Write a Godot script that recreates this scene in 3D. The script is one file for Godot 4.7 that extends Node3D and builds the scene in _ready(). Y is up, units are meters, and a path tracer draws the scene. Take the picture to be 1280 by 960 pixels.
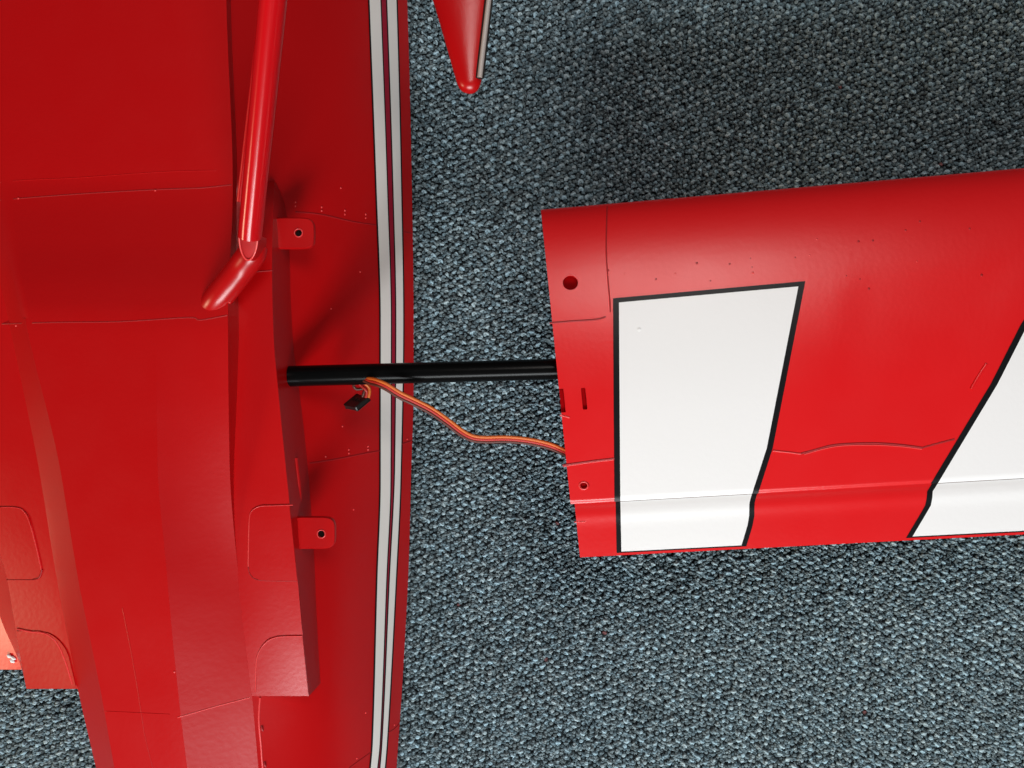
extends Node3D
# A red model aeroplane lies upside down on a loop-pile carpet; its right wing panel is being slid
# onto the black joiner tube. Metres, y up. The lens stands CAM_H above the carpet and looks straight down.

const CAM_H := 1.0
const FOV := 50.0
var K := 2.0 * tan(deg_to_rad(FOV / 2.0)) / 960.0

var rng := RandomNumberGenerator.new()
var M := {}

# ---------------------------------------------------------------- small helpers
# a place measured on the photograph, with the height above the carpet at which the thing stands
func pt(x: float, y: float, h: float) -> Vector3:
	return Vector3((x - 640.0) * K * (CAM_H - h), h, (y - 480.0) * K * (CAM_H - h))

# smooth table look-up: t = [[y, value], ...]
func tab(t: Array, y: float) -> float:
	var n := t.size()
	if y <= t[0][0]:
		return t[0][1]
	if y >= t[n - 1][0]:
		return t[n - 1][1]
	var i := 0
	while y > t[i + 1][0]:
		i += 1
	var x0: float = t[i][0]
	var x1: float = t[i + 1][0]
	var a: float = t[i][1]
	var b: float = t[i + 1][1]
	var d := (b - a) / (x1 - x0)
	var da := d
	var db := d
	if i > 0:
		var dp: float = (a - t[i - 1][1]) / (x0 - t[i - 1][0])
		da = 0.0 if dp * d <= 0.0 else 2.0 * dp * d / (dp + d)
	if i < n - 2:
		var dn: float = (t[i + 2][1] - b) / (t[i + 2][0] - x1)
		db = 0.0 if dn * d <= 0.0 else 2.0 * dn * d / (dn + d)
	var s := (y - x0) / (x1 - x0)
	var w := x1 - x0
	return a * (1.0 + 2.0 * s) * (1.0 - s) * (1.0 - s) + da * w * s * (1.0 - s) * (1.0 - s) + b * s * s * (3.0 - 2.0 * s) + db * w * s * s * (s - 1.0)

func lintab(t: Array, y: float) -> float:
	for i in t.size() - 1:
		if y <= t[i + 1][0]:
			return remap(maxf(y, t[i][0]), t[i][0], t[i + 1][0], t[i][1], t[i + 1][1])
	return t[t.size() - 1][1]

func mb() -> SurfaceTool:
	var st := SurfaceTool.new()
	st.begin(Mesh.PRIMITIVE_TRIANGLES)
	return st

func done(st: SurfaceTool) -> ArrayMesh:
	st.index()
	st.generate_normals()
	return st.commit()

func tri(st: SurfaceTool, a: Vector3, b: Vector3, c: Vector3) -> void:
	st.add_vertex(a)
	st.add_vertex(b)
	st.add_vertex(c)

func quad(st: SurfaceTool, a: Vector3, b: Vector3, c: Vector3, d: Vector3) -> void:
	tri(st, a, b, c)
	tri(st, a, c, d)

# rows of points; u runs to the right and v down as the camera sees an upward face
func grid(st: SurfaceTool, nu: int, nv: int, f: Callable, group := 0) -> void:
	st.set_smooth_group(group)
	var p := []
	for j in nv + 1:
		var row := []
		for i in nu + 1:
			row.append(f.call(float(i) / nu, float(j) / nv))
		p.append(row)
	for j in nv:
		for i in nu:
			quad(st, p[j][i], p[j][i + 1], p[j + 1][i + 1], p[j + 1][i])

func build(st: SurfaceTool, called: String, m: Material, parent: Node) -> MeshInstance3D:
	return put(done(st), called, m, parent)

func put(mesh: Mesh, called: String, m: Material, parent: Node) -> MeshInstance3D:
	var o := MeshInstance3D.new()
	o.mesh = mesh
	o.material_override = m
	o.name = named(called, parent)
	parent.add_child(o, true)
	return o

func named(called: String, parent: Node) -> String:
	if not parent.has_node(called):
		return called
	var i := 1
	while parent.has_node("%s_%03d" % [called, i]):
		i += 1
	return "%s_%03d" % [called, i]

func thing(called: String, label: String, category: String, at := Vector3.ZERO) -> Node3D:
	var o := Node3D.new()
	o.name = named(called, self)
	add_child(o)
	o.position = at
	o.set_meta("label", label)
	o.set_meta("category", category)
	return o

# an elliptical sweep along points; ra across (sideways), rb towards "up"
func sweep(st: SurfaceTool, pts: Array, ra: Array, rb: Array, up: Vector3, sides := 20, caps := true, group := 0) -> void:
	var rings := []
	var n := pts.size()
	for i in n:
		var a: Vector3 = pts[maxi(i - 1, 0)]
		var b: Vector3 = pts[mini(i + 1, n - 1)]
		var t := (b - a).normalized()
		var side := t.cross(up).normalized()
		var u := side.cross(t).normalized()
		var ring := []
		for k in sides:
			var w := TAU * k / sides
			ring.append(pts[i] + side * cos(w) * ra[i] + u * sin(w) * rb[i])
		rings.append(ring)
	st.set_smooth_group(group)
	for i in n - 1:
		for k in sides:
			var k2 := (k + 1) % sides
			quad(st, rings[i][k], rings[i][k2], rings[i + 1][k2], rings[i + 1][k])
	if caps:
		st.set_smooth_group(group + 1)
		for k in sides:
			var k2 := (k + 1) % sides
			tri(st, pts[0], rings[0][k2], rings[0][k])
			tri(st, pts[n - 1], rings[n - 1][k], rings[n - 1][k2])

func fill(n: int, v: float) -> Array:
	var a := []
	a.resize(n)
	a.fill(v)
	return a

# smooth curve through points
func smooth(pts: Array, per := 6) -> Array:
	var out := []
	for i in pts.size() - 1:
		var p0: Vector3 = pts[maxi(i - 1, 0)]
		var p1: Vector3 = pts[i]
		var p2: Vector3 = pts[i + 1]
		var p3: Vector3 = pts[mini(i + 2, pts.size() - 1)]
		for k in per:
			out.append(p1.cubic_interpolate(p2, p0, p3, float(k) / per))
	out.append(pts[pts.size() - 1])
	return out

# a raised or sunk moulding line that follows a surface: a shallow bead of half-width w
func seam(path: Array, hf: Callable, w: float, rise: float, m: Material, parent: Node, called := "panel_line") -> MeshInstance3D:
	var raw := []
	for p in path:
		raw.append(Vector3(p[0], p[1], 0))
	var sm := smooth(raw, 5) if path.size() > 2 else smooth(raw, 12)
	var pts := []
	for p in sm:
		pts.append(pt(p.x, p.y, hf.call(p.x, p.y)))
	var st := mb()
	sweep(st, pts, fill(pts.size(), w), fill(pts.size(), rise), Vector3.UP, 8, true)
	return build(st, called, m, parent)

# a thin plate that lies on a surface between two edges, with a skirt round it
func sheet(st: SurfaceTool, y0: float, y1: float, left: Callable, right: Callable, hf: Callable, off: float, nu: int, nv: int, skirt := 0.0) -> void:
	var f := func(u: float, v: float) -> Vector3:
		var y := lerpf(y0, y1, v)
		var x := lerpf(left.call(y), right.call(y), u)
		return pt(x, y, hf.call(x, y) + off)
	grid(st, nu, nv, f, 0)
	if skirt > 0.0:
		var down := Vector3(0, -skirt, 0)
		st.set_smooth_group(1)
		for j in nv:
			var v0 := float(j) / nv
			var v1 := float(j + 1) / nv
			var a: Vector3 = f.call(0.0, v0)
			var b: Vector3 = f.call(0.0, v1)
			quad(st, a + down, a, b, b + down)
			a = f.call(1.0, v0)
			b = f.call(1.0, v1)
			quad(st, b + down, b, a, a + down)
		for i in nu:
			var u0 := float(i) / nu
			var u1 := float(i + 1) / nu
			var a: Vector3 = f.call(u0, 0.0)
			var b: Vector3 = f.call(u1, 0.0)
			quad(st, a + down, b + down, b, a)
			a = f.call(u0, 1.0)
			b = f.call(u1, 1.0)
			quad(st, b + down, a + down, a, b)

# ---------------------------------------------------------------- materials
func lin(r: float, g: float, b: float) -> Color:
	return Color(r, g, b).linear_to_srgb()

func noise_tex(freq: float, seed_: int, octaves: int, size := 512, ramp: Gradient = null) -> NoiseTexture2D:
	var n := FastNoiseLite.new()
	n.noise_type = FastNoiseLite.TYPE_SIMPLEX_SMOOTH
	n.seed = seed_
	n.frequency = freq
	n.fractal_octaves = octaves
	var t := NoiseTexture2D.new()
	t.width = size
	t.height = size
	t.seamless = true
	t.noise = n
	if ramp:
		t.color_ramp = ramp
	return t

func ramp(a: Color, b: Color) -> Gradient:
	var g := Gradient.new()
	g.set_color(0, a)
	g.set_color(1, b)
	return g

func paint(c: Color, rough: float, relief: float) -> StandardMaterial3D:
	var m := StandardMaterial3D.new()
	m.albedo_color = c
	m.roughness = rough
	m.uv1_triplanar = true
	m.uv1_scale = Vector3.ONE * 3.0
	if relief > 0.0:
		m.heightmap_enabled = true
		m.heightmap_texture = M.peel
		m.heightmap_scale = relief
		m.roughness = 1.0
		m.roughness_texture = noise_tex(0.012, 31, 4, 512, ramp(Color.WHITE * (rough - 0.015), Color.WHITE * (rough + 0.025)))
	return m

func make_materials() -> void:
	M.peel = noise_tex(0.10, 5, 3)
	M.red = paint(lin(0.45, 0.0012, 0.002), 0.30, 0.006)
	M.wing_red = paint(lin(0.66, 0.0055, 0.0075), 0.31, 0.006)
	M.strut = paint(lin(0.55, 0.003, 0.006), 0.2, 0.0)
	M.line = paint(lin(0.33, 0.002, 0.004), 0.5, 0.0)
	M.glint_bead = paint(lin(0.72, 0.045, 0.045), 0.3, 0.0)  # pinkish edge highlights put into the paint colour
	M.bore = paint(lin(0.26, 0.0008, 0.002), 0.6, 0.0)
	M.white = paint(lin(0.80, 0.79, 0.785), 0.42, 0.008)
	M.stripe = paint(lin(0.80, 0.75, 0.70), 0.4, 0.0)
	M.trim = paint(lin(0.006, 0.006, 0.007), 0.38, 0.0)
	M.trim.metallic_specular = 0.3
	M.magenta = paint(lin(0.30, 0.004, 0.022), 0.4, 0.0)
	M.tube = paint(lin(0.003, 0.003, 0.003), 0.22, 0.0)
	M.tube.metallic_specular = 0.22
	M.plug = paint(lin(0.010, 0.009, 0.008), 0.42, 0.0)
	M.hole = paint(lin(0.006, 0.004, 0.002), 0.9, 0.0)
	M.bore.metallic_specular = 0.1
	M.orange = paint(lin(0.62, 0.13, 0.012), 0.5, 0.0)
	M.wire_red = paint(lin(0.45, 0.016, 0.008), 0.5, 0.0)
	M.brown = paint(lin(0.09, 0.018, 0.010), 0.5, 0.0)
	M.grey = paint(lin(0.42, 0.36, 0.33), 0.45, 0.0)
	M.steel = paint(lin(0.6, 0.58, 0.55), 0.3, 0.0)
	M.steel.metallic = 1.0

# ---------------------------------------------------------------- shapes of the aeroplane, as measured
# columns of the belly (x against y), and the heights of the keel panel and of the chine
var C1 := [[-260, -60], [230, -25], [400, 10], [580, 47], [640, 57], [720, 70], [860, 97], [960, 120], [1200, 175]]
var C2 := [[-260, -30], [230, 5], [400, 32], [580, 74], [640, 84], [720, 97], [860, 125], [960, 143], [1200, 188]]
var C3 := [[-260, 190], [230, 205], [400, 195], [580, 197], [700, 207], [840, 220], [960, 234], [1200, 268]]
var C4 := [[-260, 280], [0, 283], [235, 291], [400, 285], [580, 287], [720, 298], [870, 315], [960, 323], [1200, 348]]
var HK := [[-260, 0.230], [225, 0.232], [240, 0.233], [300, 0.2415], [365, 0.2535], [392, 0.2570], [415, 0.258], [700, 0.256], [870, 0.248], [960, 0.243], [1200, 0.23]]
var HC := [[-260, 0.222], [225, 0.224], [260, 0.225], [320, 0.229], [400, 0.231], [600, 0.230], [700, 0.227], [870, 0.218], [960, 0.212], [1200, 0.195]]
var SIL := [[-260, 497], [0, 509], [240, 515], [400, 517], [480, 517], [590, 514], [700, 511], [820, 505], [940, 497], [1200, 475]]
var BEND := [[-260, 0.7], [500, 0.7], [870, 0.48], [1000, 0.60], [1200, 0.65]]
var ER := [[222, 343], [335, 340], [420, 342], [480, 347], [620, 361], [725, 372], [780, 377], [870, 386]]
var EL := [[222, -110], [400, -60], [600, -20], [690, 0], [720, 8], [790, 20], [861, 33], [870, 35]]
var HE := [[222, 0.186], [232, 0.204], [260, 0.220], [335, 0.2315], [480, 0.233], [620, 0.2285], [780, 0.2165], [870, 0.2065]]
const FLOOR_SIDE := 0.05

func chine_edge_h(y: float) -> float:
	return lerpf(tab(HK, y), tab(HC, y), smoothstep(380.0, 735.0, y))

func belly_h(x: float, y: float) -> float:
	var hk := tab(HK, y)
	var hc := tab(HC, y)
	if x > tab(C3, y):
		# the right-hand chine starts only behind the ramp
		return lerpf(hk, chine_edge_h(y), clampf((x - tab(C3, y)) / (tab(C4, y) - tab(C3, y)), 0.0, 1.0))
	return lintab([[tab(C1, y), hc], [tab(C2, y), hk], [tab(C3, y), hk], [tab(C4, y), hc]], x)

func flank_h(x: float, y: float) -> float:
	var a := tab(C4, y)
	var v := clampf((x - a) / (tab(SIL, y) - a), 0.0, 1.0)
	var k := tab(BEND, y)
	return lerpf(tab(HC, y), FLOOR_SIDE, k * v + (1.0 - k) * v * v * v)

func saddle_h(x: float, y: float) -> float:
	return lerpf(tab(HC, y) + 0.0005, tab(HE, y), smoothstep(-0.15, 1.15, (x - tab(C4, y)) / (tab(ER, y) - tab(C4, y))))

func saddle_left_h(x: float, y: float) -> float:
	return lerpf(tab(HC, y) + 0.0005, tab(HE, y), clampf((tab(C1, y) - x) / (tab(C1, y) - tab(EL, y)), 0.0, 1.0))

# the right wing panel: leading edge, trailing edge, root, and the height of its face
func wing_le(x: float) -> float:
	return 262.0 - (x - 676.0) * 0.0861 - maxf(0.0, x - 676.0) * 0.00000

func wing_te(x: float) -> float:
	return 697.0 - (x - 720.0) * 0.0518

const CHORD := 0.325
const HINGE := 0.847
const CAMBER := 0.045
func foil(c: float) -> float:
	c = clampf(c, 0.0, 1.0)
	return CHORD * (0.235 * pow(c, 0.58) * (1.0 - c) + CAMBER * c)

func reflex(c: float) -> float:
	return CHORD * 0.13 * pow(maxf(0.0, c - 0.6), 2.0)

func wing_mid(x: float) -> float:
	return 0.203 + (x - 676.0) * 0.00003

func wing_c(x: float, y: float) -> float:
	var a := wing_le(x)
	return (y - a) / (wing_te(x) - a)

func wing_y(x: float, c: float) -> float:
	var a := wing_le(x)
	return a + c * (wing_te(x) - a)

func wing_h(x: float, y: float) -> float:
	var c := wing_c(x, y)
	var h := wing_mid(x) + foil(c) + 0.001 + reflex(c)
	var dish := smoothstep(0.0, 30.0, x - (1052.0 - (y - 380.0) * 0.24)) * smoothstep(0.0, 30.0, (1262.0 - (y - 380.0) * 0.45) - x)
	h -= 0.0011 * dish * smoothstep(0.20, 0.36, c) * (1.0 - smoothstep(0.62, 0.70, c))
	if c > HINGE - 0.012:
		# the flap: a lip, a dip at the hinge line and a rounded nose
		var d := (c - HINGE) * CHORD
		if d < 0.0:
			h -= 0.0014 * smoothstep(-0.0035, 0.0, d)
		else:
			h -= 0.0014 * (1.0 - 0.35 * smoothstep(0.0, 0.006, d)) * (1.0 - smoothstep(0.0, 0.05, d) * 0.8)
			h += 0.0010 * exp(-pow((d - 0.011) / 0.007, 2.0))
	return h

# ---------------------------------------------------------------- builders
func make_carpet() -> void:
	var carpet := thing("carpet", "blue-grey flecked loop-pile carpet under the red model aeroplane", "carpet")
	carpet.set_meta("kind", "structure")
	var st := mb()
	grid(st, 2, 2, func(u: float, v: float) -> Vector3: return Vector3(lerpf(-5, 5, u), -0.0015, lerpf(-5, 5, v)))
	var m := StandardMaterial3D.new()
	m.roughness = 1.0
	var g := Gradient.new()
	g.offsets = PackedFloat32Array([0.0, 0.45, 0.62, 1.0])
	g.colors = PackedColorArray([Color(0.05, 0.06, 0.07), Color(0.14, 0.17, 0.19), Color(0.24, 0.28, 0.30), Color(0.5, 0.55, 0.57)])
	m.albedo_texture = noise_tex(0.06, 77, 3, 1024, g)
	m.uv1_triplanar = true
	m.uv1_scale = Vector3.ONE * 2.2
	build(st, "carpet_backing", m, carpet)
	# the pile: tufted yarn loops, one mesh per shape of loop
	var yarn := StandardMaterial3D.new()
	yarn.vertex_color_use_as_albedo = true
	yarn.roughness = 0.95
	yarn.metallic_specular = 0.15
	var pitch := 0.0051
	var rows := Basis(Vector3.UP, deg_to_rad(24.0))      # the tuft rows run aslant to the aeroplane
	var where := [[], [], [], [], []]
	var tall := [[], [], [], [], []]
	var n := int(2.6 / pitch)
	for j in n:
		for i in n:
			var p := rows * Vector3((i - n / 2.0 + 0.5 * (j % 2) + rng.randf_range(-0.24, 0.24)) * pitch, 0, (j - n / 2.0 + rng.randf_range(-0.24, 0.24)) * pitch * 0.92)
			if absf(p.x) > 1.0 or absf(p.z) > 0.8:
				continue
			var k := rng.randi() % 5
			where[k].append(p)
			# every second tuft of every second row stands proud and is of the lighter yarn
			tall[k].append(j % 2 == 0 and (i + j / 2) % 2 == 0)
	for k in 5:
		var mm := MultiMesh.new()
		mm.transform_format = MultiMesh.TRANSFORM_3D
		mm.use_colors = true
		mm.mesh = yarn_loop(k)
		mm.instance_count = where[k].size()
		for i in where[k].size():
			var proud: bool = tall[k][i] and rng.randf() < 0.88
			var b := Basis(Vector3.UP, deg_to_rad(24.0) + rng.randf_range(-0.8, 0.8)).scaled(Vector3.ONE * (rng.randf_range(1.0, 1.25) if proud else rng.randf_range(0.85, 1.15)))
			b = Basis(Vector3(rng.randf_range(-1, 1), 0, rng.randf_range(-1, 1)).normalized(), rng.randf_range(-0.4, 0.4)) * b
			mm.set_instance_transform(i, Transform3D(b, where[k][i] + Vector3(0, rng.randf_range(0.0002, 0.0010) if proud else rng.randf_range(-0.0010, 0.0), 0)))
			var v := rng.randf_range(0.42, 0.60) if proud else rng.randf_range(0.18, 0.28)
			if not proud and rng.randf() < 0.12:
				v = rng.randf_range(0.28, 0.38)
			var blue := rng.randf_range(0.0, 0.28)
			mm.set_instance_color(i, Color(v * (0.80 - 0.40 * blue), v * (1.0 - 0.02 * blue), v * (1.05 + 0.32 * blue)) if rng.randf() > 0.00015 else Color(v * 1.1, v * 0.5, v * 0.5))
		var o := MultiMeshInstance3D.new()
		o.multimesh = mm
		o.material_override = yarn
		o.name = named("carpet_pile", carpet)
		o.set_meta("kind", "stuff")
		carpet.add_child(o, true)

func yarn_loop(k: int) -> ArrayMesh:
	var st := mb()
	var r := RandomNumberGenerator.new()
	r.seed = 900 + k
	var span := r.randf_range(0.0014, 0.0021)
	var tall := r.randf_range(0.0038, 0.0050)
	var lean := r.randf_range(-0.0012, 0.0012)
	# two plies twisted round each other
	for ply in 2:
		var rings := []
		var n := 8
		for i in n + 1:
			var s := float(i) / n
			var w := PI * s
			var c := Vector3(-cos(w) * span, sin(w) * tall - 0.001, lean * sin(w))
			var ph := ply * PI + s * 7.0 + k
			c += Vector3(0, cos(ph) * 0.0006, sin(ph) * 0.0010)
			var t := Vector3(sin(w) * span, cos(w) * tall, 0).normalized()
			var side := Vector3(0, 0, 1)
			var up := side.cross(t)
			var rad := 0.00125 * (0.85 + 0.3 * sin(w)) * r.randf_range(0.8, 1.2)
			var ring := []
			for q in 6:
				var a := TAU * q / 6
				ring.append(c + (side * cos(a) + up * sin(a)) * rad * r.randf_range(0.85, 1.15))
			rings.append(ring)
		var tone := 1.0 if ply == 0 else r.randf_range(0.55, 0.85)
		for i in n:
			var f := tone * r.randf_range(0.6, 1.25)
			st.set_color(Color(f, f, f))
			for q in 6:
				quad(st, rings[i][q], rings[i][(q + 1) % 6], rings[i + 1][(q + 1) % 6], rings[i + 1][q])
	st.generate_normals()
	return st.commit()

func make_fuselage() -> void:
	var root := thing("model_aeroplane", "red upside-down model aeroplane fuselage with twin white pinstripes along its side", "model aeroplane", pt(210, 480, 0.0))
	var inner := root
	# --- the shell: keel panel, two chines, flanks
	var st := mb()
	var o := -root.position
	var ys := func(v: float) -> float: return lerpf(-260.0, 1200.0, v)
	var band := func(ca: Array, cb: Array, ha: Array, hb: Array) -> Callable:
		return func(u: float, v: float) -> Vector3:
			var y := lerpf(398.0, 1200.0, v)
			return pt(lerpf(tab(ca, y), tab(cb, y), u), y, lerpf(tab(ha, y), tab(hb, y), u)) + o
	grid(st, 48, 110, func(u: float, v: float) -> Vector3:      # the nose and the ramp, one rounded skin
		var y := lerpf(-260.0, 398.0, v)
		var x := lerpf(tab(C1, y), tab(C4, y), u)
		return pt(x, y, belly_h(x, y)) + o, 7)
	grid(st, 2, 60, func(u: float, v: float) -> Vector3:       # the side of the ramp
		var y := lerpf(-260.0, 740.0, v)
		return pt(tab(C4, y), y, chine_edge_h(y)) + Vector3(0.002 * u, -0.04 * u, 0) + o, 8)
	grid(st, 6, 100, band.call(C1, C2, HC, HK), 1)
	grid(st, 10, 100, band.call(C2, C3, HK, HK), 2)
	grid(st, 8, 120, func(u: float, v: float) -> Vector3:
		var y := lerpf(398.0, 1200.0, v)
		var x := lerpf(tab(C3, y), tab(C4, y), u)
		return pt(x, y, lerpf(tab(HK, y), chine_edge_h(y), u)) + o, 3)
	grid(st, 28, 180, func(u: float, v: float) -> Vector3:
		var y: float = ys.call(v)
		var x := lerpf(tab(C4, y), tab(SIL, y), u)
		return pt(x, y, flank_h(x, y)) + o, 4)
	grid(st, 5, 90, func(u: float, v: float) -> Vector3:
		var y: float = ys.call(v)
		var a := pt(tab(SIL, y), y, FLOOR_SIDE)
		return a + Vector3(-0.09 * u * u + 0.001 * u, -0.046 * sin(u * PI / 2), 0) + o, 5)
	grid(st, 4, 60, func(u: float, v: float) -> Vector3:
		var y: float = ys.call(v)
		var a := pt(tab(C1, y), y, tab(HC, y))
		return Vector3(a.x + 0.03 * (1.0 - u), lerpf(0.003, a.y, u), a.z) + o, 6)
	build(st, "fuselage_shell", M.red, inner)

	# --- wing saddles: the flat root fairings either side of the belly
	st = mb()
	grid(st, 10, 90, func(u: float, v: float) -> Vector3:
		var y := lerpf(222.0, 870.0, v)
		var x := lerpf(tab(C4, y) - 1.0, tab(ER, y), u)
		return pt(x, y, saddle_h(x, y)) + o, 1)
	grid(st, 4, 90, func(u: float, v: float) -> Vector3:      # the root face that the wing butts against
		var y := lerpf(222.0, 870.0, v)
		return pt(tab(ER, y), y, tab(HE, y)) + Vector3(0.009 * u, -0.085 * u, 0) + o, 2)
	grid(st, 10, 2, func(u: float, v: float) -> Vector3:
		var x := lerpf(tab(C4, 870.0) - 1.0, tab(ER, 870.0), u)
		return pt(x, 870.0, saddle_h(x, 870.0)) + Vector3(0, -0.05 * v, 0) + o, 3)
	grid(st, 10, 2, func(u: float, v: float) -> Vector3:
		var x := lerpf(tab(C4, 222.0) - 1.0, tab(ER, 222.0), u)
		return pt(x, 222.0, saddle_h(x, 222.0)) + Vector3(0, -0.05 * (1.0 - v), 0) + o, 4)
	build(st, "wing_saddle", M.red, inner)
	st = mb()
	var fil := [[222, -160], [400, -110], [600, -50], [690, -22], [771, 0], [836, 27], [861, 33]]
	grid(st, 8, 90, func(u: float, v: float) -> Vector3:
		var y := lerpf(222.0, 861.0, v)
		var x := lerpf(tab(EL, y), tab(C1, y) + 1.0, u)
		return pt(x, y, saddle_left_h(x, y)) + o, 1)
	grid(st, 6, 90, func(u: float, v: float) -> Vector3:
		var y := lerpf(222.0, 861.0, v)
		var h := minf(0.172, tab(HE, y) - 0.004)
		return pt(tab(EL, y), y, tab(HE, y)).lerp(pt(tab(fil, y), y, h), 1.0 - u) + o, 2)
	grid(st, 8, 2, func(u: float, v: float) -> Vector3:
		var x := lerpf(tab(EL, 861.0), tab(C1, 861.0) + 1.0, u)
		return pt(x, 861.0, saddle_left_h(x, 861.0)) + Vector3(0, -0.03 * v, 0) + o, 3)
	build(st, "wing_saddle", M.red, inner)

	# --- the left wing, already fitted, of which the corner by the trailing edge shows
	st = mb()
	var lw_h := func(c: float, x: float) -> float: return 0.146 + 1.1 * (foil(c) - CHORD * CAMBER * c) + 0.026 * c + minf(0.0, x - 30.0) * 0.00022
	grid(st, 24, 48, func(u: float, v: float) -> Vector3:
		var c := v * v * (3 - 2 * v) if v < 0.5 else v
		var y := lerpf(170.0, 837.0, c)
		var x := lerpf(-560.0, tab(fil, y) + 6.0, u)
		return pt(x, y, lw_h.call(c, x)) + o, 1)
	grid(st, 24, 30, func(u: float, v: float) -> Vector3:
		var c := 1.0 - v
		var y := lerpf(170.0, 837.0, c)
		var x := lerpf(-560.0, tab(fil, y) + 6.0, u)
		return pt(x, y, lw_h.call(c, x)) + Vector3(0, -0.003 - 0.05 * sin(PI * c), 0) + o, 2)
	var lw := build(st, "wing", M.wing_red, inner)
	lw.set_meta("label", "far left wing already fitted to the fuselage")
	st = mb()
	var chip := pt(16, 821, lw_h.call(0.975, 16.0)) + o
	for i in 3:
		var a := chip + Vector3([-0.003, 0.001, 0.0][i], 0.0012, [-0.001, 0.001, 0.004][i])
		sweep(st, [a + Vector3(-0.002, -0.001, -0.001), a, a + Vector3(0.0025, 0, 0.0012)], [0.0012, 0.002, 0.0008], [0.001, 0.0014, 0.0006], Vector3.UP, 7)
	build(st, "white_chip", M.white, inner)

	# --- the pinstripes on the flank
	var s1l := [[-260, 452], [0, 462], [240, 471], [400, 476], [600, 476], [720, 472], [930, 466], [960, 463.5], [1200, 440]]
	var s1r := [[-260, 465], [0, 475.5], [240, 484], [400, 488.5], [600, 488], [720, 483], [930, 474.5], [960, 471.5], [1200, 448]]
	var s2l := [[-260, 473], [0, 484], [240, 492], [400, 495.5], [580, 494], [720, 487.5], [930, 478], [960, 475.5], [1200, 452]]
	var s2r := [[-260, 485], [0, 495.5], [240, 501.5], [400, 504], [600, 500.5], [720, 495], [930, 483.5], [960, 481], [1200, 457]]
	var side := func(t: Array, d: float) -> Callable: return func(y: float) -> float: return tab(t, y) + d
	var flank_o := func(x: float, y: float) -> float: return flank_h(x, y)
	var strip := func(l: Callable, r: Callable, off: float, m: Material, called: String) -> void:
		var s := mb()
		sheet(s, -255, 1195, l, r, flank_o, off, 3, 170)
		var e := build(s, called, m, inner)
		e.position = o
	strip.call(side.call(s1l, -2.1), side.call(s1r, 1.5), 0.0006, M.trim, "stripe_border")
	strip.call(side.call(s2l, -1.6), side.call(s2r, 1.8), 0.0006, M.trim, "stripe_border")
	strip.call(side.call(s1l, 0.0), side.call(s1r, 0.0), 0.0011, M.stripe, "white_stripe")
	strip.call(side.call(s2l, 0.0), side.call(s2r, 0.0), 0.0011, M.stripe, "white_stripe")
	strip.call(side.call(s1r, 1.4), side.call(s2l, -1.5), 0.0005, M.magenta, "crimson_stripe")

	# --- moulded panel lines
	var place := func(e: Node3D) -> void: e.position = o
	var bh := func(x: float, y: float) -> float: return belly_h(x, y)
	var sh := func(x: float, y: float) -> float: return saddle_h(x, y)
	var slh := func(x: float, y: float) -> float: return saddle_left_h(x, y)
	var fh := func(x: float, y: float) -> float: return flank_h(x, y)
	for l in [
		[[[-60, 256], [0, 250], [105, 242], [195, 237], [250, 235], [289, 231]], bh, 0.0006, 0.00025, M.line],
		[[[-60, 246], [0, 228], [100, 222], [200, 215], [270, 213]], bh, 0.0005, 0.0002, M.red],
		[[[-60, 408], [0, 405], [70, 403], [150, 402], [235, 397], [250, 400], [284, 394]], bh, 0.0006, 0.00025, M.line],
		[[[153, 760], [162, 805], [170, 850], [177, 895], [181, 920], [192, 965], [215, 1050]], bh, 0.0004, 0.0002, M.red],
		[[[128, 889], [160, 890.5], [212, 893]], bh, 0.0005, 0.0003, M.red],
		[[[222, 897], [232, 894], [270, 883], [312, 872]], bh, 0.0006, 0.0005, M.glint_bead],
		[[[369, 265], [400, 268], [440, 277], [470, 281.5]], fh, 0.0008, 0.0005, M.line],
		[[[505, 290], [514, 292]], fh, 0.0010, 0.0006, M.line],
		[[[387, 579], [420, 574], [450, 568], [475, 563.5]], fh, 0.0008, 0.0005, M.line],
		[[[502, 555], [515, 551]], fh, 0.0008, 0.0005, M.line],
		[[[436, 960], [450, 950], [464, 940]], fh, 0.0008, 0.0005, M.line],
		[[[485, 916], [493, 911], [499, 904]], fh, 0.0008, 0.0005, M.line],
		[[[325, 872], [323.5, 900], [326, 930], [329, 965], [340, 1050]], fh, 0.0010, 0.0010, M.glint_bead],
		[[[315, 340], [328, 339], [341, 338]], sh, 0.0006, 0.0003, M.line],
	]:
		place.call(seam(l[0], l[1], l[2], l[3], l[4], inner))

	# --- hatch covers let into the saddles: thin plates with a rounded inner corner
	var hatch := func(y0: float, y1: float, l: Callable, r: Callable, hf: Callable) -> void:
		var s := mb()
		sheet(s, y0, y1, l, r, hf, 0.0011, 10, 24, 0.0016)
		place.call(build(s, "hatch_cover", M.red, inner))
	var corner := func(d: float, r: float) -> float: return r - sqrt(maxf(0.0, r * r - (r - clampf(d, 0.0, r)) * (r - clampf(d, 0.0, r))))
	hatch.call(632.0, 726.0, func(y: float) -> float: return 312.0 - (y - 632.0) * 0.01 + corner.call(y - 632.0, 16.0) + corner.call(726.0 - y, 16.0), func(y: float) -> float: return tab(ER, y) - 0.6, sh)
	hatch.call(796.0, 868.5, func(y: float) -> float: return 321.0 - (y - 796.0) * 0.01 + corner.call(y - 796.0, 34.0) * 0.8, func(y: float) -> float: return tab(ER, y) - 0.6, sh)
	hatch.call(634.0, 724.0, func(y: float) -> float: return tab(EL, y) + 0.6, func(y: float) -> float: return 33.0 + (y - 634.0) * 0.23 - corner.call(y - 634.0, 16.0) - corner.call(724.0 - y, 14.0), slh)
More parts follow.
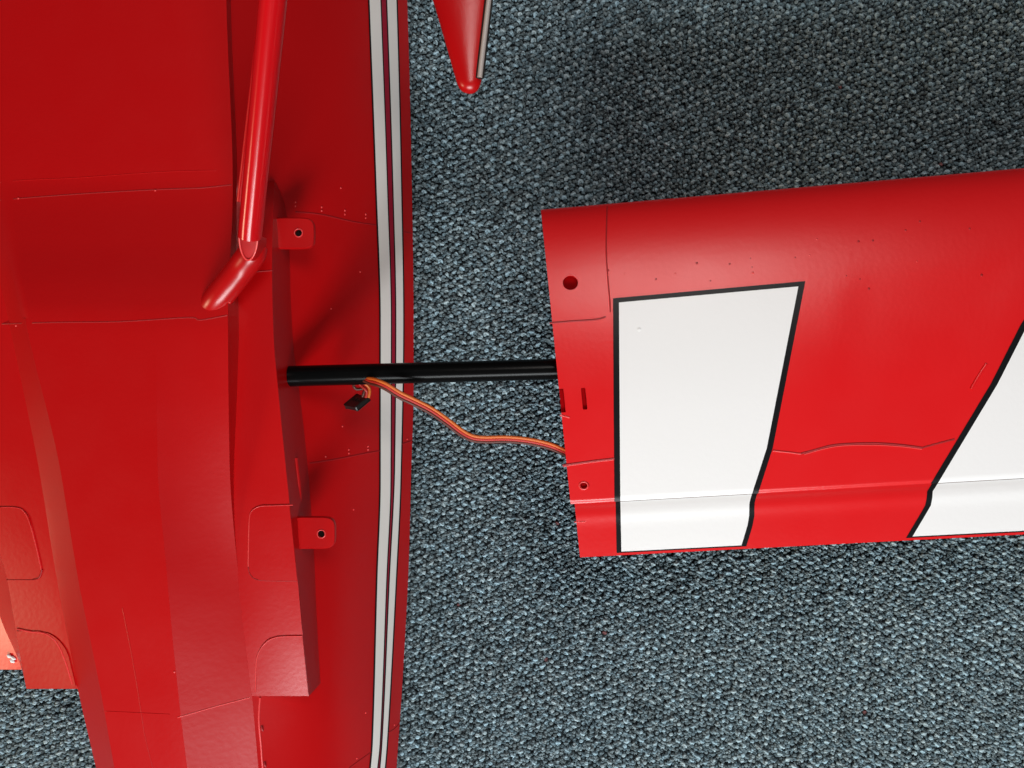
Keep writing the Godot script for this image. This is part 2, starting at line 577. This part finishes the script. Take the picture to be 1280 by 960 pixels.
	hatch.call(789.0, 859.5, func(y: float) -> float: return tab(EL, y) + 0.6, func(y: float) -> float: return 78.0 + (y - 789.0) * 0.24 - corner.call(y - 789.0, 34.0) * 0.9, slh)
	# the raised rims of the covers, their edge highlights painted in
	place.call(seam([[366, 631.2], [340, 632.2], [325, 633], [315, 639], [312, 650], [311, 680], [310.5, 708]], sh, 0.0006, 0.0013, M.glint_bead, inner, "hatch_rim"))
	place.call(seam([[378, 795], [345, 796.5], [330, 806], [321.5, 822], [320, 845], [319.5, 864]], sh, 0.0006, 0.0014, M.glint_bead, inner, "hatch_rim"))
	place.call(seam([[22, 786], [40, 789.5], [58, 792], [72, 804], [82, 826], [91, 855]], slh, 0.0009, 0.0016, M.glint_bead, inner, "hatch_rim"))

	place.call(seam([[310.5, 708], [313, 718], [322, 724.5], [345, 726], [371, 726]], sh, 0.0006, 0.0013, M.line, inner, "hatch_rim"))
	place.call(seam([[2, 634], [20, 634.5], [30, 639], [38, 655], [46, 685], [52, 712]], slh, 0.0005, 0.0013, M.glint_bead, inner, "hatch_rim"))
	place.call(seam([[53, 712], [50, 721], [44, 724.3], [25, 724.5], [9, 724.5]], slh, 0.0006, 0.0013, M.line, inner, "hatch_rim"))

	# --- rivets
	var ball := SphereMesh.new()
	ball.radius = 0.0010
	ball.height = 0.0014
	ball.radial_segments = 10
	ball.rings = 5
	for r in [[369, 253], [369, 258], [402, 259], [402, 263.5], [431, 263], [431, 268], [457, 268], [457, 272.5], [407, 571], [436, 562], [436, 566.5], [460, 558], [460, 562], [509, 549], [442, 637], [457, 891], [446, 948], [493, 906], [426, 235], [450, 340], [414, 386], [428, 533]]:
		var e := put(ball, "rivet", M.glint_bead, inner)
		e.position = pt(r[0], r[1], flank_h(r[0], r[1]) + 0.0002) + o
	for r in [[23, 248], [194, 238], [20, 407], [218, 840], [287, 378]]:
		var e := put(ball, "rivet", M.glint_bead, inner)
		e.position = pt(r[0], r[1], belly_h(r[0], r[1]) + 0.0002) + o

	# --- mounting tabs that the wing slides over, each with a threaded hole
	tab_plate(inner, o, 343.0, 393.0, 272.0, 311.0, 373.0, 291.0, 0.214)
	tab_plate(inner, o, 369.0, 419.0, 646.0, 686.0, 401.5, 667.5, 0.212)
	# --- nubs by the body behind the trailing edge of the saddle
	for p in [[327.5, 910], [331.0, 955]]:
		st = mb()
		var a := pt(p[0], p[1], flank_h(p[0], p[1])) + o
		sweep(st, [a + Vector3(-0.001, 0, -0.003), a + Vector3(0, 0.001, 0), a + Vector3(0.001, 0, 0.003)], [0.0008, 0.0016, 0.0008], [0.0006, 0.0015, 0.0006], Vector3.UP, 8)
		build(st, "locating_nub", M.line, inner)
	# the small tongue on the root face
	st = mb()
	sweep(st, [pt(369, 572, 0.203) + o, pt(372.5, 605, 0.200) + o, pt(375, 628, 0.197) + o], [0.0030, 0.0030, 0.002], [0.003, 0.003, 0.002], Vector3.UP, 10)
	build(st, "root_tongue", M.red, inner)

	# --- undercarriage leg and the boot it springs from
	st = mb()
	var boot := smooth([pt(252, 397, 0.232), pt(267, 379, 0.2475), pt(285, 357, 0.2535), pt(302, 335, 0.257), pt(316, 316, 0.264), pt(323, 305, 0.264)], 5)
	for i in boot.size():
		boot[i] += o
	var ra := []
	for i in boot.size():
		var s := float(i) / (boot.size() - 1)
		ra.append(0.0125 * (0.8 + 0.2 * smoothstep(0.0, 0.3, s)) * (1.0 - 0.25 * smoothstep(0.75, 1.0, s)))
	sweep(st, boot, ra, ra, Vector3.UP, 28)
	build(st, "leg_boot", M.red, inner)
	st = mb()
	var foot := pt(312.5, 296, 0.290)
	var top := pt(352, -110, 0.40)
	var leg := []
	var wa := []
	var wb := []
	for i in 25:
		var s := i / 24.0
		leg.append(foot.lerp(top, s) + o)
		wa.append(lerpf(0.0097, 0.0100, s))
		wb.append(lerpf(0.0120, 0.0135, s))
	sweep(st, leg, wa, wb, Vector3.UP, 36)
	var strut := build(st, "undercarriage_leg", M.strut, inner)
	st = mb()
	var lip := []
	for i in 25:
		var s := i / 24.0
		lip.append(pt(lerpf(299.0, 341.0, s), lerpf(252.0, -110.0, s), lerpf(0.290, 0.395, s)) + o + Vector3(-0.0004, 0, 0))
	sweep(st, lip, fill(25, 0.0022), fill(25, 0.0010), Vector3.UP, 10)
	build(st, "moulding_flange", M.strut, strut)
	# the cut end of the leg: a D-shaped face with a raised rim
	st = mb()
	var rim := []
	for i in 21:
		var w := PI * i / 20.0
		rim.append(pt(310.5 + cos(w) * 11.5, 294.0 + sin(w) * 31.0, 0.2945 - 0.010 * sin(w)) + o)
	st.set_smooth_group(0)
	for i in 20:
		tri(st, pt(310.5, 295, 0.2935) + o, rim[i + 1] + Vector3(0, -0.001, 0), rim[i] + Vector3(0, -0.001, 0))
	for i in 20:
		quad(st, rim[i], rim[i + 1], rim[i + 1] + Vector3(0, -0.026, -0.002), rim[i] + Vector3(0, -0.026, -0.002))
	build(st, "leg_end", M.red, strut)
	st = mb()
	sweep(st, rim, fill(21, 0.0009), fill(21, 0.0008), Vector3.UP, 8)
	build(st, "leg_end_rim", M.glint_bead, strut)

func tab_plate(parent: Node3D, o: Vector3, x0: float, x1: float, y0: float, y1: float, hx: float, hy: float, h: float) -> void:
	var st := mb()
	var n := 48
	var out := []
	var ins := []
	var cx := (x0 + x1) / 2
	var cy := (y0 + y1) / 2
	for k in n:
		var w := TAU * k / n
		ins.append(Vector2(hx + 4.6 * cos(w), hy + 4.6 * sin(w)))
		# rounded rectangle, the corners away from the body only
		var d := Vector2(cos(w), sin(w))
		var e := 4.2 if d.x > 0 else 30.0
		var q := pow(pow(absf(d.x), e) + pow(absf(d.y), e), -1.0 / e)
		out.append(Vector2(cx + d.x * q * (x1 - x0) / 2, cy + d.y * q * (y1 - y0) / 2))
	var P := func(v: Vector2, dh: float) -> Vector3: return pt(v.x, v.y, h + dh) + o
	var mid := func(k: int, s: float) -> Vector2: return ins[k].lerp(out[k], s)
	for k in n:
		var k2 := (k + 1) % n
		st.set_smooth_group(0)
		quad(st, P.call(ins[k], 0.0), P.call(mid.call(k, 0.93), 0.0), P.call(mid.call(k2, 0.93), 0.0), P.call(ins[k2], 0.0))
		st.set_smooth_group(3)
		quad(st, P.call(mid.call(k, 0.93), 0.0), P.call(out[k], -0.0012), P.call(out[k2], -0.0012), P.call(mid.call(k2, 0.93), 0.0))
		st.set_smooth_group(1)
		quad(st, P.call(out[k], -0.0012), P.call(out[k], -0.0012) + Vector3(0, -0.0045, 0), P.call(out[k2], -0.0012) + Vector3(0, -0.0045, 0), P.call(out[k2], -0.0012))
		st.set_smooth_group(2)
		quad(st, P.call(ins[k2], 0.0), P.call(ins[k2], 0.0) + Vector3(0, -0.0045, 0), P.call(ins[k], 0.0) + Vector3(0, -0.0045, 0), P.call(ins[k], 0.0))
	var plate := build(st, "mounting_tab", M.red, parent)
	st = mb()
	for k in n:
		var k2 := (k + 1) % n
		tri(st, pt(hx, hy, h) + o + Vector3(0, -0.004, 0), P.call(ins[k], 0.0) + Vector3(0, -0.004, 0), P.call(ins[k2], 0.0) + Vector3(0, -0.004, 0))
	build(st, "screw_hole", M.hole, plate)
	st = mb()
	var ring := []
	for k in 25:
		var w := TAU * k / 24.0
		ring.append(pt(hx + 5.0 * cos(w), hy + 5.0 * sin(w), h) + o)
	sweep(st, ring, fill(25, 0.0006), fill(25, 0.0006), Vector3.UP, 6, false)
	build(st, "hole_rim", M.glint_bead, plate)

func make_wing() -> void:
	var base := pt(700, 480, 0.0)
	var root := thing("wing_panel", "red wing panel with black-edged white panels, slid on a black tube", "model wing", base)
	var o := -base
	var wh := func(x: float, y: float) -> float: return wing_h(x, y)
	var rootx := func(c: float) -> float:
		var x := 676.0 + 44.0 * c
		if c > 0.515 and c < 0.585:
			x += 3.0
		return x
	# a point of the face by distance from the root and by chord
	var face := func(d: float, c: float) -> Vector3:
		var x := 676.0 + 44.0 * c + d
		return pt(x, wing_y(x, c), wing_h(x, wing_y(x, c))) + o
	# chord rows: dense round the nose and at the hinge
	var cs := []
	for i in 29:
		cs.append(0.30 * pow(i / 28.0, 2.0))
	for c in [0.340, 0.40, 0.46, 0.516, 0.55, 0.584, 0.64, 0.70, 0.765, 0.80, 0.825, 0.833, 0.837]:
		cs.append(c)
	for i in 5:
		cs.append(0.837 + 0.010 * (i + 1) / 5.0)
	var flap_cs := []
	for i in 25:
		flap_cs.append(HINGE + (1.0 - HINGE) * pow(i / 24.0, 1.5))
	var ds := [0.0, 5.5, 8.0, 14.0, 42.0, 52.0, 62.0]
	for i in 66:
		ds.append(72.0 + i * 14.0)
	# the rows that carry a hole or a slot between d 14 and 42: [c0, c1, centre d, centre c, half d, half c, round]
	var holes := [[0.172, 0.262, 27.5, 0.216, 9.5, 0.0205, true], [0.516, 0.584, 30.0, 0.549, 2.8, 0.031, false], [0.765, 0.825, 20.0, 0.795, 5.5, 0.0105, true]]
	for hsp in holes:
		for e in 2:
			if not cs.has(hsp[e]):
				cs.append(hsp[e])
	cs.sort()
	var st := mb()
	st.set_smooth_group(0)
	for j in cs.size() - 1:
		var c0: float = cs[j]
		var c1: float = cs[j + 1]
		var mid := (c0 + c1) / 2
		for i in ds.size() - 1:
			if i == 3 and holes.any(func(q): return mid > q[0] and mid < q[1]):
				continue
			var d0: float = ds[i]
			if d0 < 5.0 and mid > 0.516 and mid < 0.584:
				continue     # the notch in the root edge
			quad(st, face.call(ds[i], c0), face.call(ds[i + 1], c0), face.call(ds[i + 1], c1), face.call(ds[i], c1))
	# each hole: the skin round it, its wall and its floor
	for q in holes:
		var n := 40
		var ins := []
		var out := []
		for k in n:
			var w := TAU * (k + 0.5) / n
			var d := Vector2(cos(w), sin(w))
			var e := 2.0 if q[6] else 14.0
			var rr := pow(pow(absf(d.x), e) + pow(absf(d.y), e), -1.0 / e)
			ins.append(Vector2(q[2] + d.x * rr * q[4], q[3] + d.y * rr * q[5]))
			var rb := 1.0 / maxf(absf(d.x), absf(d.y))
			var bx: float = d.x * rb
			var by: float = d.y * rb
			out.append(Vector2(28.0 + bx * 14.0, (q[0] + q[1]) / 2 + by * (q[1] - q[0]) / 2))
		# make the corners of the surrounding rectangle exact
		for cxy in [[-1, -1], [1, -1], [1, 1], [-1, 1]]:
			var best := 0
			var target := Vector2(28.0 + cxy[0] * 14.0, (q[0] + q[1]) / 2 + cxy[1] * (q[1] - q[0]) / 2)
			for k in n:
				if ((out[k] - target) * Vector2(1, 435)).length() < ((out[best] - target) * Vector2(1, 435)).length():
					best = k
			out[best] = target
		for k in n:
			var k2 := (k + 1) % n
			st.set_smooth_group(0)
			for s in 4:
				var a: Vector2 = ins[k].lerp(out[k], s / 4.0)
				var b: Vector2 = ins[k].lerp(out[k], (s + 1) / 4.0)
				var c: Vector2 = ins[k2].lerp(out[k2], (s + 1) / 4.0)
				var d: Vector2 = ins[k2].lerp(out[k2], s / 4.0)
				quad(st, face.call(a.x, a.y), face.call(b.x, b.y), face.call(c.x, c.y), face.call(d.x, d.y))
			st.set_smooth_group(7)
			var deep := Vector3(0, -0.006, 0)
			var pa: Vector3 = face.call(ins[k].x, ins[k].y)
			var pb: Vector3 = face.call(ins[k2].x, ins[k2].y)
			quad(st, pb, pb + deep, pa + deep, pa)
	# the underside, the root rib, the blunt rear of the main panel
	var under := func(d: float, c: float) -> Vector3:
		var x := 676.0 + 44.0 * c + d
		var p := pt(x, wing_y(x, c), wing_mid(x) + reflex(c) + CHORD * CAMBER * c - 0.6 * (foil(c) - CHORD * CAMBER * c))
		return p + o
	st.set_smooth_group(1)
	for j in cs.size() - 1:
		for i in range(0, ds.size() - 1, 2):
			quad(st, under.call(ds[i], cs[j + 1]), under.call(ds[mini(i + 2, ds.size() - 1)], cs[j + 1]), under.call(ds[mini(i + 2, ds.size() - 1)], cs[j]), under.call(ds[i], cs[j]))
	st.set_smooth_group(2)
	for j in cs.size() - 1:
		var mid: float = (cs[j] + cs[j + 1]) / 2
		var dd := 5.5 if mid > 0.516 and mid < 0.584 else 0.0
		quad(st, face.call(dd, cs[j]), face.call(dd, cs[j + 1]), under.call(dd, cs[j + 1]), under.call(dd, cs[j]))
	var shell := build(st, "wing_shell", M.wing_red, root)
	# the floor of the notch
	st = mb()
	var low := Vector3(0, -0.0035, 0)
	quad(st, face.call(0.4, 0.517) + low, face.call(5.6, 0.517) + low, face.call(5.6, 0.583) + low, face.call(0.4, 0.583) + low)
	build(st, "notch_floor", M.bore, shell)
	# floors of the holes
	for q in holes:
		st = mb()
		var n := 24
		for k in n:
			var w0 := TAU * k / n
			var w1 := TAU * (k + 1) / n
			var deep := Vector3(0, (-0.0045 if q[3] < 0.7 else -0.002) if q[6] else -0.003, 0)
			var grow := 1.5
			tri(st, face.call(q[2], q[3]) + deep, face.call(q[2] + cos(w0) * q[4] * grow, q[3] + sin(w0) * q[5] * grow) + deep, face.call(q[2] + cos(w1) * q[4] * grow, q[3] + sin(w1) * q[5] * grow) + deep)
		build(st, "screw_hole" if q[6] else "slot", M.bore, shell)
	# --- the flap along the trailing edge, a separate surface with its own rounded nose
	st = mb()
	var fds := [5.0, 8.0, 14.0]
	for i in 71:
		fds.append(20.0 + i * 14.0)
	st.set_smooth_group(0)
	for j in flap_cs.size() - 1:
		for i in fds.size() - 1:
			quad(st, face.call(fds[i], flap_cs[j]), face.call(fds[i + 1], flap_cs[j]), face.call(fds[i + 1], flap_cs[j + 1]), face.call(fds[i], flap_cs[j + 1]))
	st.set_smooth_group(1)
	for i in fds.size() - 1:
		quad(st, under.call(fds[i], 1.0) + Vector3(0, -0.001, 0), under.call(fds[i + 1], 1.0) + Vector3(0, -0.001, 0), under.call(fds[i + 1], HINGE), under.call(fds[i], HINGE))
		quad(st, face.call(fds[i], 1.0), face.call(fds[i + 1], 1.0), under.call(fds[i + 1], 1.0) + Vector3(0, -0.001, 0), under.call(fds[i], 1.0) + Vector3(0, -0.001, 0))
	st.set_smooth_group(2)
	for j in flap_cs.size() - 1:
		quad(st, face.call(5.0, flap_cs[j]), face.call(5.0, flap_cs[j + 1]), under.call(5.0, flap_cs[j + 1]), under.call(5.0, flap_cs[j]))
	var flap := build(st, "flap", M.wing_red, root)

	# --- white panels with black edges, applied film on wing and flap
	var film := func(parent: Node, y0: Callable, y1: Callable, l: Callable, r: Callable, off: float, m: Material, called: String) -> void:
		var s := mb()
		var f := func(u: float, v: float) -> Vector3:
			var y := 0.0
			var x := 900.0
			for it in 4:
				y = lerpf(y0.call(x), y1.call(x), v)
				x = lerpf(l.call(y), r.call(y), u)
			return pt(x, y, wing_h(x, y) + off) + o
		grid(s, 30, 64, f)
		build(s, called, m, parent)
	# first panel
	var al := [[340, 773.5], [500, 774.5], [628, 775.5], [700, 777.0]]
	var ar := [[340, 1001.0], [358, 998.0], [560, 958.5], [622, 938.5], [628, 937.0], [634, 936.5], [644, 936.5], [656, 934.5], [668, 931.0], [686, 925.5], [700, 921]]
	var hinge_y := func(x: float) -> float: return wing_y(x, HINGE)
	var L := func(t: Array, d: float) -> Callable: return func(y: float) -> float: return lintab(t, y) + d
	var top_line := func(x0: float, ya: float, x1: float, yb: float, d: float) -> Callable: return func(x: float) -> float: return lerpf(ya, yb, (x - x0) / (x1 - x0)) + d
	var shift := func(f: Callable, d: float) -> Callable: return func(x: float) -> float: return f.call(x) + d
	var te := func(x: float) -> float: return wing_te(x) - 3.0
	film.call(root, top_line.call(774.0, 378.0, 998.0, 358.0, -5.8), hinge_y, L.call(al, -7.5), L.call(ar, 7.5), 0.0003, M.trim, "panel_border")
	film.call(root, top_line.call(774.0, 378.0, 998.0, 358.0, 0.0), shift.call(hinge_y, -0.2), L.call(al, 0.0), L.call(ar, 0.0), 0.0007, M.white, "white_panel")
	film.call(flap, shift.call(hinge_y, 0.2), te, L.call(al, -6.0), L.call(ar, 6.5), 0.0003, M.trim, "panel_border")
	film.call(flap, shift.call(hinge_y, 0.4), shift.call(te, -1.6), L.call(al, 0.0), L.call(ar, 0.0), 0.0007, M.white, "white_panel")
	# second panel, cut by the right-hand edge of the view
	var bl := [[300, 1357.0], [405, 1285.0], [480, 1247.0], [608, 1170.0], [614, 1166.0], [622, 1165.5], [632, 1163.5], [645, 1156.0], [660, 1147.0], [676, 1137.5], [700, 1124.0]]
	var br := [[300, 1600.0], [700, 1470.0]]
	film.call(root, top_line.call(1300.0, 335.0, 1500.0, 320.0, -5.8), hinge_y, L.call(bl, -8.5), L.call(br, 7.5), 0.0003, M.trim, "panel_border")
	film.call(root, top_line.call(1300.0, 335.0, 1500.0, 320.0, 0.0), shift.call(hinge_y, -0.2), L.call(bl, 0.0), L.call(br, 0.0), 0.0007, M.white, "white_panel")
	film.call(flap, shift.call(hinge_y, 0.2), te, L.call(bl, -7.0), L.call(br, 6.5), 0.0003, M.trim, "panel_border")
	film.call(flap, shift.call(hinge_y, 0.4), shift.call(te, -1.6), L.call(bl, 0.0), L.call(br, 0.0), 0.0007, M.white, "white_panel")

	# --- moulded lines and blemishes
	for l in [
		[[[687, 404], [710, 402], [745, 399.5], [757, 396]], 0.0009, 0.0005, M.line],
		[[[759, 258], [758, 290], [758, 320], [760, 350], [762, 372], [763, 390]], 0.0007, 0.0004, M.line],
		[[[703, 581.5], [735, 577], [755, 574.5], [768, 573]], 0.0009, 0.0006, M.line],
		[[[704, 583], [735, 578.5], [767, 574.7]], 0.0006, 0.0007, M.glint_bead],
		[[[966, 563.5], [985, 565.5], [1001, 567.5]], 0.0008, 0.0009, M.glint_bead],
		[[[1001, 567], [1020, 562], [1045, 556], [1090, 554], [1125, 556], [1152, 559.5]], 0.0009, 0.0006, M.line],
		[[[1005, 568], [1045, 558], [1090, 556.3], [1125, 558], [1152, 561.3]], 0.0006, 0.0008, M.glint_bead],
		[[[1152, 560], [1170, 555], [1193, 549]], 0.0009, 0.0006, M.line],
		[[[1214, 486], [1222, 472], [1233, 455]], 0.0015, 0.0009, M.wing_red],
		[[[718, 652.5], [732, 652]], 0.0006, 0.0006, M.glint_bead],
		[[[700, 519], [712, 522]], 0.0007, 0.0006, M.glint_bead],
	]:
		var e := seam(l[0], wh, l[1], l[2], l[3], root)
		e.position = o
	var ring := []
	for k in 25:
		var w := TAU * k / 24.0
		var d := Vector2(729.5 + 5.5 * cos(w), 607.0 + 4.6 * sin(w))
		ring.append(pt(d.x, d.y, wing_h(d.x, d.y)) + o)
	st = mb()
	sweep(st, ring, fill(25, 0.0008), fill(25, 0.0007), Vector3.UP, 6, false)
	build(st, "hole_rim", M.glint_bead, shell)
	var dent := SphereMesh.new()
	dent.radius = 0.0009
	dent.height = 0.0008
	dent.radial_segments = 8
	dent.rings = 4
	var bump := put(dent, "paint_blemish", M.white, root)
	bump.position = pt(799, 412, wing_h(799, 412) + 0.0006) + o
	bump.scale = Vector3(2.2, 1.2, 2.2)
	for p in [[820, 349], [781, 342], [844, 342], [888, 351], [760, 338], [760, 344], [938, 323], [940, 334], [941, 341], [994, 322], [1012, 319], [1073, 302], [1091, 301], [1132, 288], [1086, 361], [1150, 277], [1227, 344], [1058, 345], [1075, 349], [912, 330], [871, 329], [1146, 327], [1212, 286], [1021, 299]]:
		var e := put(dent, "paint_blemish", M.line if rng.randf() < 0.7 else M.glint_bead, root)
		e.position = pt(p[0], p[1], wing_h(p[0], p[1])) + o
		e.scale = Vector3.ONE * rng.randf_range(0.7, 1.5)

func make_tube() -> void:
	var a := pt(362, 470.3, 0.2005)
	var b := pt(765, 459.5, 0.2060)
	var root := thing("joiner_tube", "black round wing joiner tube between the fuselage side and the wing", "tube", a)
	var st := mb()
	var pts := []
	for i in 9:
		pts.append(a.lerp(b, i / 8.0) - a)
	sweep(st, pts, fill(9, 0.0101), fill(9, 0.0101), Vector3.UP, 40)
	build(st, "tube_wall", M.tube, root)

func make_cable() -> void:
	var base := pt(600, 550, 0.0)
	var root := thing("servo_cable", "three-strand orange, red and brown cable with black plug by the tube", "cable", base)
	var o := -base
	var mats := [M.orange, M.wire_red, M.brown]
	var names := ["orange_wire", "red_wire", "brown_wire"]
	var main := [[716, 570, 0.196], [702, 563.5, 0.203], [685, 557, 0.207], [660, 551.5, 0.210], [632, 549, 0.211], [608, 549.5, 0.211], [592, 548, 0.212], [578, 541.5, 0.213], [560, 528, 0.216], [540, 514, 0.220], [520, 503.5, 0.224], [500, 494, 0.228], [484, 484, 0.230], [473, 479, 0.227], [464, 476.5, 0.217]]
	var tails := [
		[[456, 474, 0.204], [455, 478, 0.192], [461, 484, 0.188], [462, 490, 0.187], [460.5, 497, 0.186]],
		[[453, 474, 0.203], [449, 479, 0.190], [456, 486, 0.1885], [458.5, 490, 0.187], [457, 497, 0.186]],
		[[450, 475, 0.203], [442, 481, 0.191], [446, 486.5, 0.187], [456, 485.5, 0.187], [455, 490, 0.187], [453, 496, 0.186]]]
	for k in 3:
		var ctl := []
		for i in main.size():
			var p := pt(main[i][0], main[i][1], main[i][2])
			var q := pt(main[mini(i + 1, main.size() - 1)][0], main[mini(i + 1, main.size() - 1)][1], main[mini(i + 1, main.size() - 1)][2])
			var r := pt(main[maxi(i - 1, 0)][0], main[maxi(i - 1, 0)][1], main[maxi(i - 1, 0)][2])
			var t := (q - r).normalized()
			# the flat ribbon is twisted: on edge by the wing, nearly flat over the stripes
			var tilt := lintab([[0, 0.5], [6, 0.3], [9, 0.1], [14, 0.3]], i)
			var side := t.cross(Vector3.UP).normalized()
			var n := (side * cos(tilt) + Vector3.UP * sin(tilt)).normalized()
			ctl.append(p + n * (1 - k) * 0.0025 + o)
		for p in tails[k]:
			ctl.append(pt(p[0], p[1], p[2]) + o)
		var pts := smooth(ctl, 5)
		var st := mb()
		sweep(st, pts, fill(pts.size(), 0.00155), fill(pts.size(), 0.00155), Vector3(0.05, 1, 0.02), 10)
		build(st, names[k], mats[k], root)
	# the plug: a bevelled block with three contact windows
	var ax := Vector3(-16.0, 17.0, 15.5).normalized()
	var sd := Vector3(21.0, 17.0, 3.0)
	sd = (sd - ax * sd.dot(ax)).normalized()
	var up := ax.cross(sd).normalized()
	if up.y < 0.0:
		up = -up
	var half := 0.0098
	var c := pt(446.5, 503.0, 0.182) + o
	var st := mb()
	var prof := []
	for s in [[-1, -1], [1, -1], [1, 1], [-1, 1]]:
		var q := [[0.0100, 0.0022], [0.0092, 0.0030]]
		if s[0] * s[1] > 0:
			q = [[0.0092, 0.0030], [0.0100, 0.0022]]
		for e in q:
			prof.append(Vector2(s[0] * e[0], s[1] * e[1]))
	var rings := []
	for e in [[-half, 0.9], [-half + 0.0008, 1.0], [half - 0.0008, 1.0], [half, 0.9]]:
		var ring := []
		for p in prof:
			ring.append(c + ax * e[0] + sd * p.x * e[1] + up * p.y * e[1])
		rings.append(ring)
	for i in 3:
		st.set_smooth_group(-1)
		for k in prof.size():
			var k2 := (k + 1) % prof.size()
			quad(st, rings[i][k], rings[i + 1][k], rings[i + 1][k2], rings[i][k2])
	for k in prof.size():
		var k2 := (k + 1) % prof.size()
		tri(st, c - ax * half, rings[0][k], rings[0][k2])
		tri(st, c + ax * half, rings[3][k2], rings[3][k])
	var plug := build(st, "plug", M.plug, root)
	for i in 3:
		var bx := BoxMesh.new()
		bx.size = Vector3(0.0014, 0.0006, 0.0042)
		var w := put(bx, "contact_window", M.hole, plug)
		w.transform = Transform3D(Basis(sd, up, ax), c + up * 0.0031 + sd * (i - 1) * 0.0046 + ax * (-half * 0.1))

func make_wheel_fairing() -> void:
	var base := pt(580, 40, 0.0)
	var root := thing("wheel_fairing", "red tapering round-tipped fairing with a pale grey strip, above the carpet at the top", "fairing", base)
	var o := -base
	var st := mb()
	var pts := []
	var ra := []
	var rb := []
	var h := 0.30
	for p in [[-120, 501, 620], [-60, 521.5, 617.5], [0, 542, 614], [30, 550.5, 610.5], [60, 559, 607], [85, 566, 604], [96, 569.3, 602.7], [102, 571, 602.2], [107, 573.5, 601.3], [111, 577, 600], [114, 581, 597.5], [116, 585, 594], [117, 589, 590.5]]:
		var a := pt(p[1], p[0], h)
		var b := pt(p[2], p[0], h)
		pts.append((a + b) / 2 + o)
		ra.append((b.x - a.x) / 2)
		rb.append(minf((b.x - a.x) * 0.4, 0.0075))
	sweep(st, pts, ra, rb, Vector3.UP, 36)
	build(st, "fairing_shell", M.red, root)
	# the pale strip let into its right side, in a dark channel
	for e in [[0.0017, 0.0036, M.hole, "strip_channel", 0.0], [0.0028, 0.0022, M.grey, "grey_strip", 0.0012]]:
		st = mb()
		var line := []
		for i in 13:
			var s := i / 12.0
			line.append(pt(lerpf(624.0, 599.5, s), lerpf(-110.0, 97.0 if e[4] > 0.0 else 98.0, s), h + 0.006 + e[4]) + o)
		sweep(st, line, fill(13, e[1]), fill(13, e[0]), Vector3.UP, 8)
		build(st, e[3], e[2], root)

func area(at: Vector3, to: Vector3, size: Vector2, energy: float, c: Color, called: String) -> void:
	var l := AreaLight3D.new()
	l.area_size = size
	l.light_energy = energy
	l.light_color = c
	l.shadow_enabled = true
	l.area_range = 12.0
	l.area_attenuation = 2.0
	l.name = called
	add_child(l)
	l.look_at_from_position(at, to, Vector3.FORWARD if absf((to - at).normalized().y) > 0.99 else Vector3.UP)

func _ready() -> void:
	rng.seed = 4711
	# ---- camera
	var cam := Camera3D.new()
	cam.name = "camera"
	cam.fov = FOV
	cam.near = 0.05
	cam.far = 40.0
	add_child(cam)
	cam.look_at_from_position(Vector3(0, CAM_H, 0), Vector3.ZERO, Vector3.FORWARD)
	cam.current = true
	# ---- the room's dim, even light, and the exposure
	var env := Environment.new()
	env.background_mode = Environment.BG_COLOR
	env.background_color = lin(0.045, 0.05, 0.056)
	env.tonemap_mode = Environment.TONE_MAPPER_LINEAR
	env.tonemap_exposure = 1.0
	env.sdfgi_enabled = true
	env.ssao_enabled = true
	env.ssil_enabled = true
	var we := WorldEnvironment.new()
	we.name = "room_light"
	we.environment = env
	add_child(we)
	# ---- a window behind the photographer and a warm lamp on the far side
	area(Vector3(0.12, 1.52, 1.72), Vector3(0.1, 0.2, 0.0), Vector2(1.3, 0.65), 5.5, Color(0.97, 0.99, 1.0), "window_daylight")
	area(Vector3(0.34, 2.05, -0.80), Vector3(0.2, 0.2, -0.1), Vector2(0.68, 0.68), 1.35, Color(1.0, 0.96, 0.94), "ceiling_panel")
	area(Vector3(1.50, 1.72, 0.72), Vector3(-0.3, 0.25, 0.3), Vector2(0.7, 0.6), 0.065, Color(0.95, 0.97, 1.0), "added_sheen_light")  # added light panel that gives the right-hand chine its sheen
	area(Vector3(-2.7, 1.34, 1.0), Vector3(-0.5, 0.2, 0.28), Vector2(0.7, 0.7), 2.8, Color(1.0, 0.90, 0.74), "warm_lamp")

	make_materials()
	make_carpet()
	make_fuselage()
	make_wing()
	make_tube()
	make_cable()
	make_wheel_fairing()
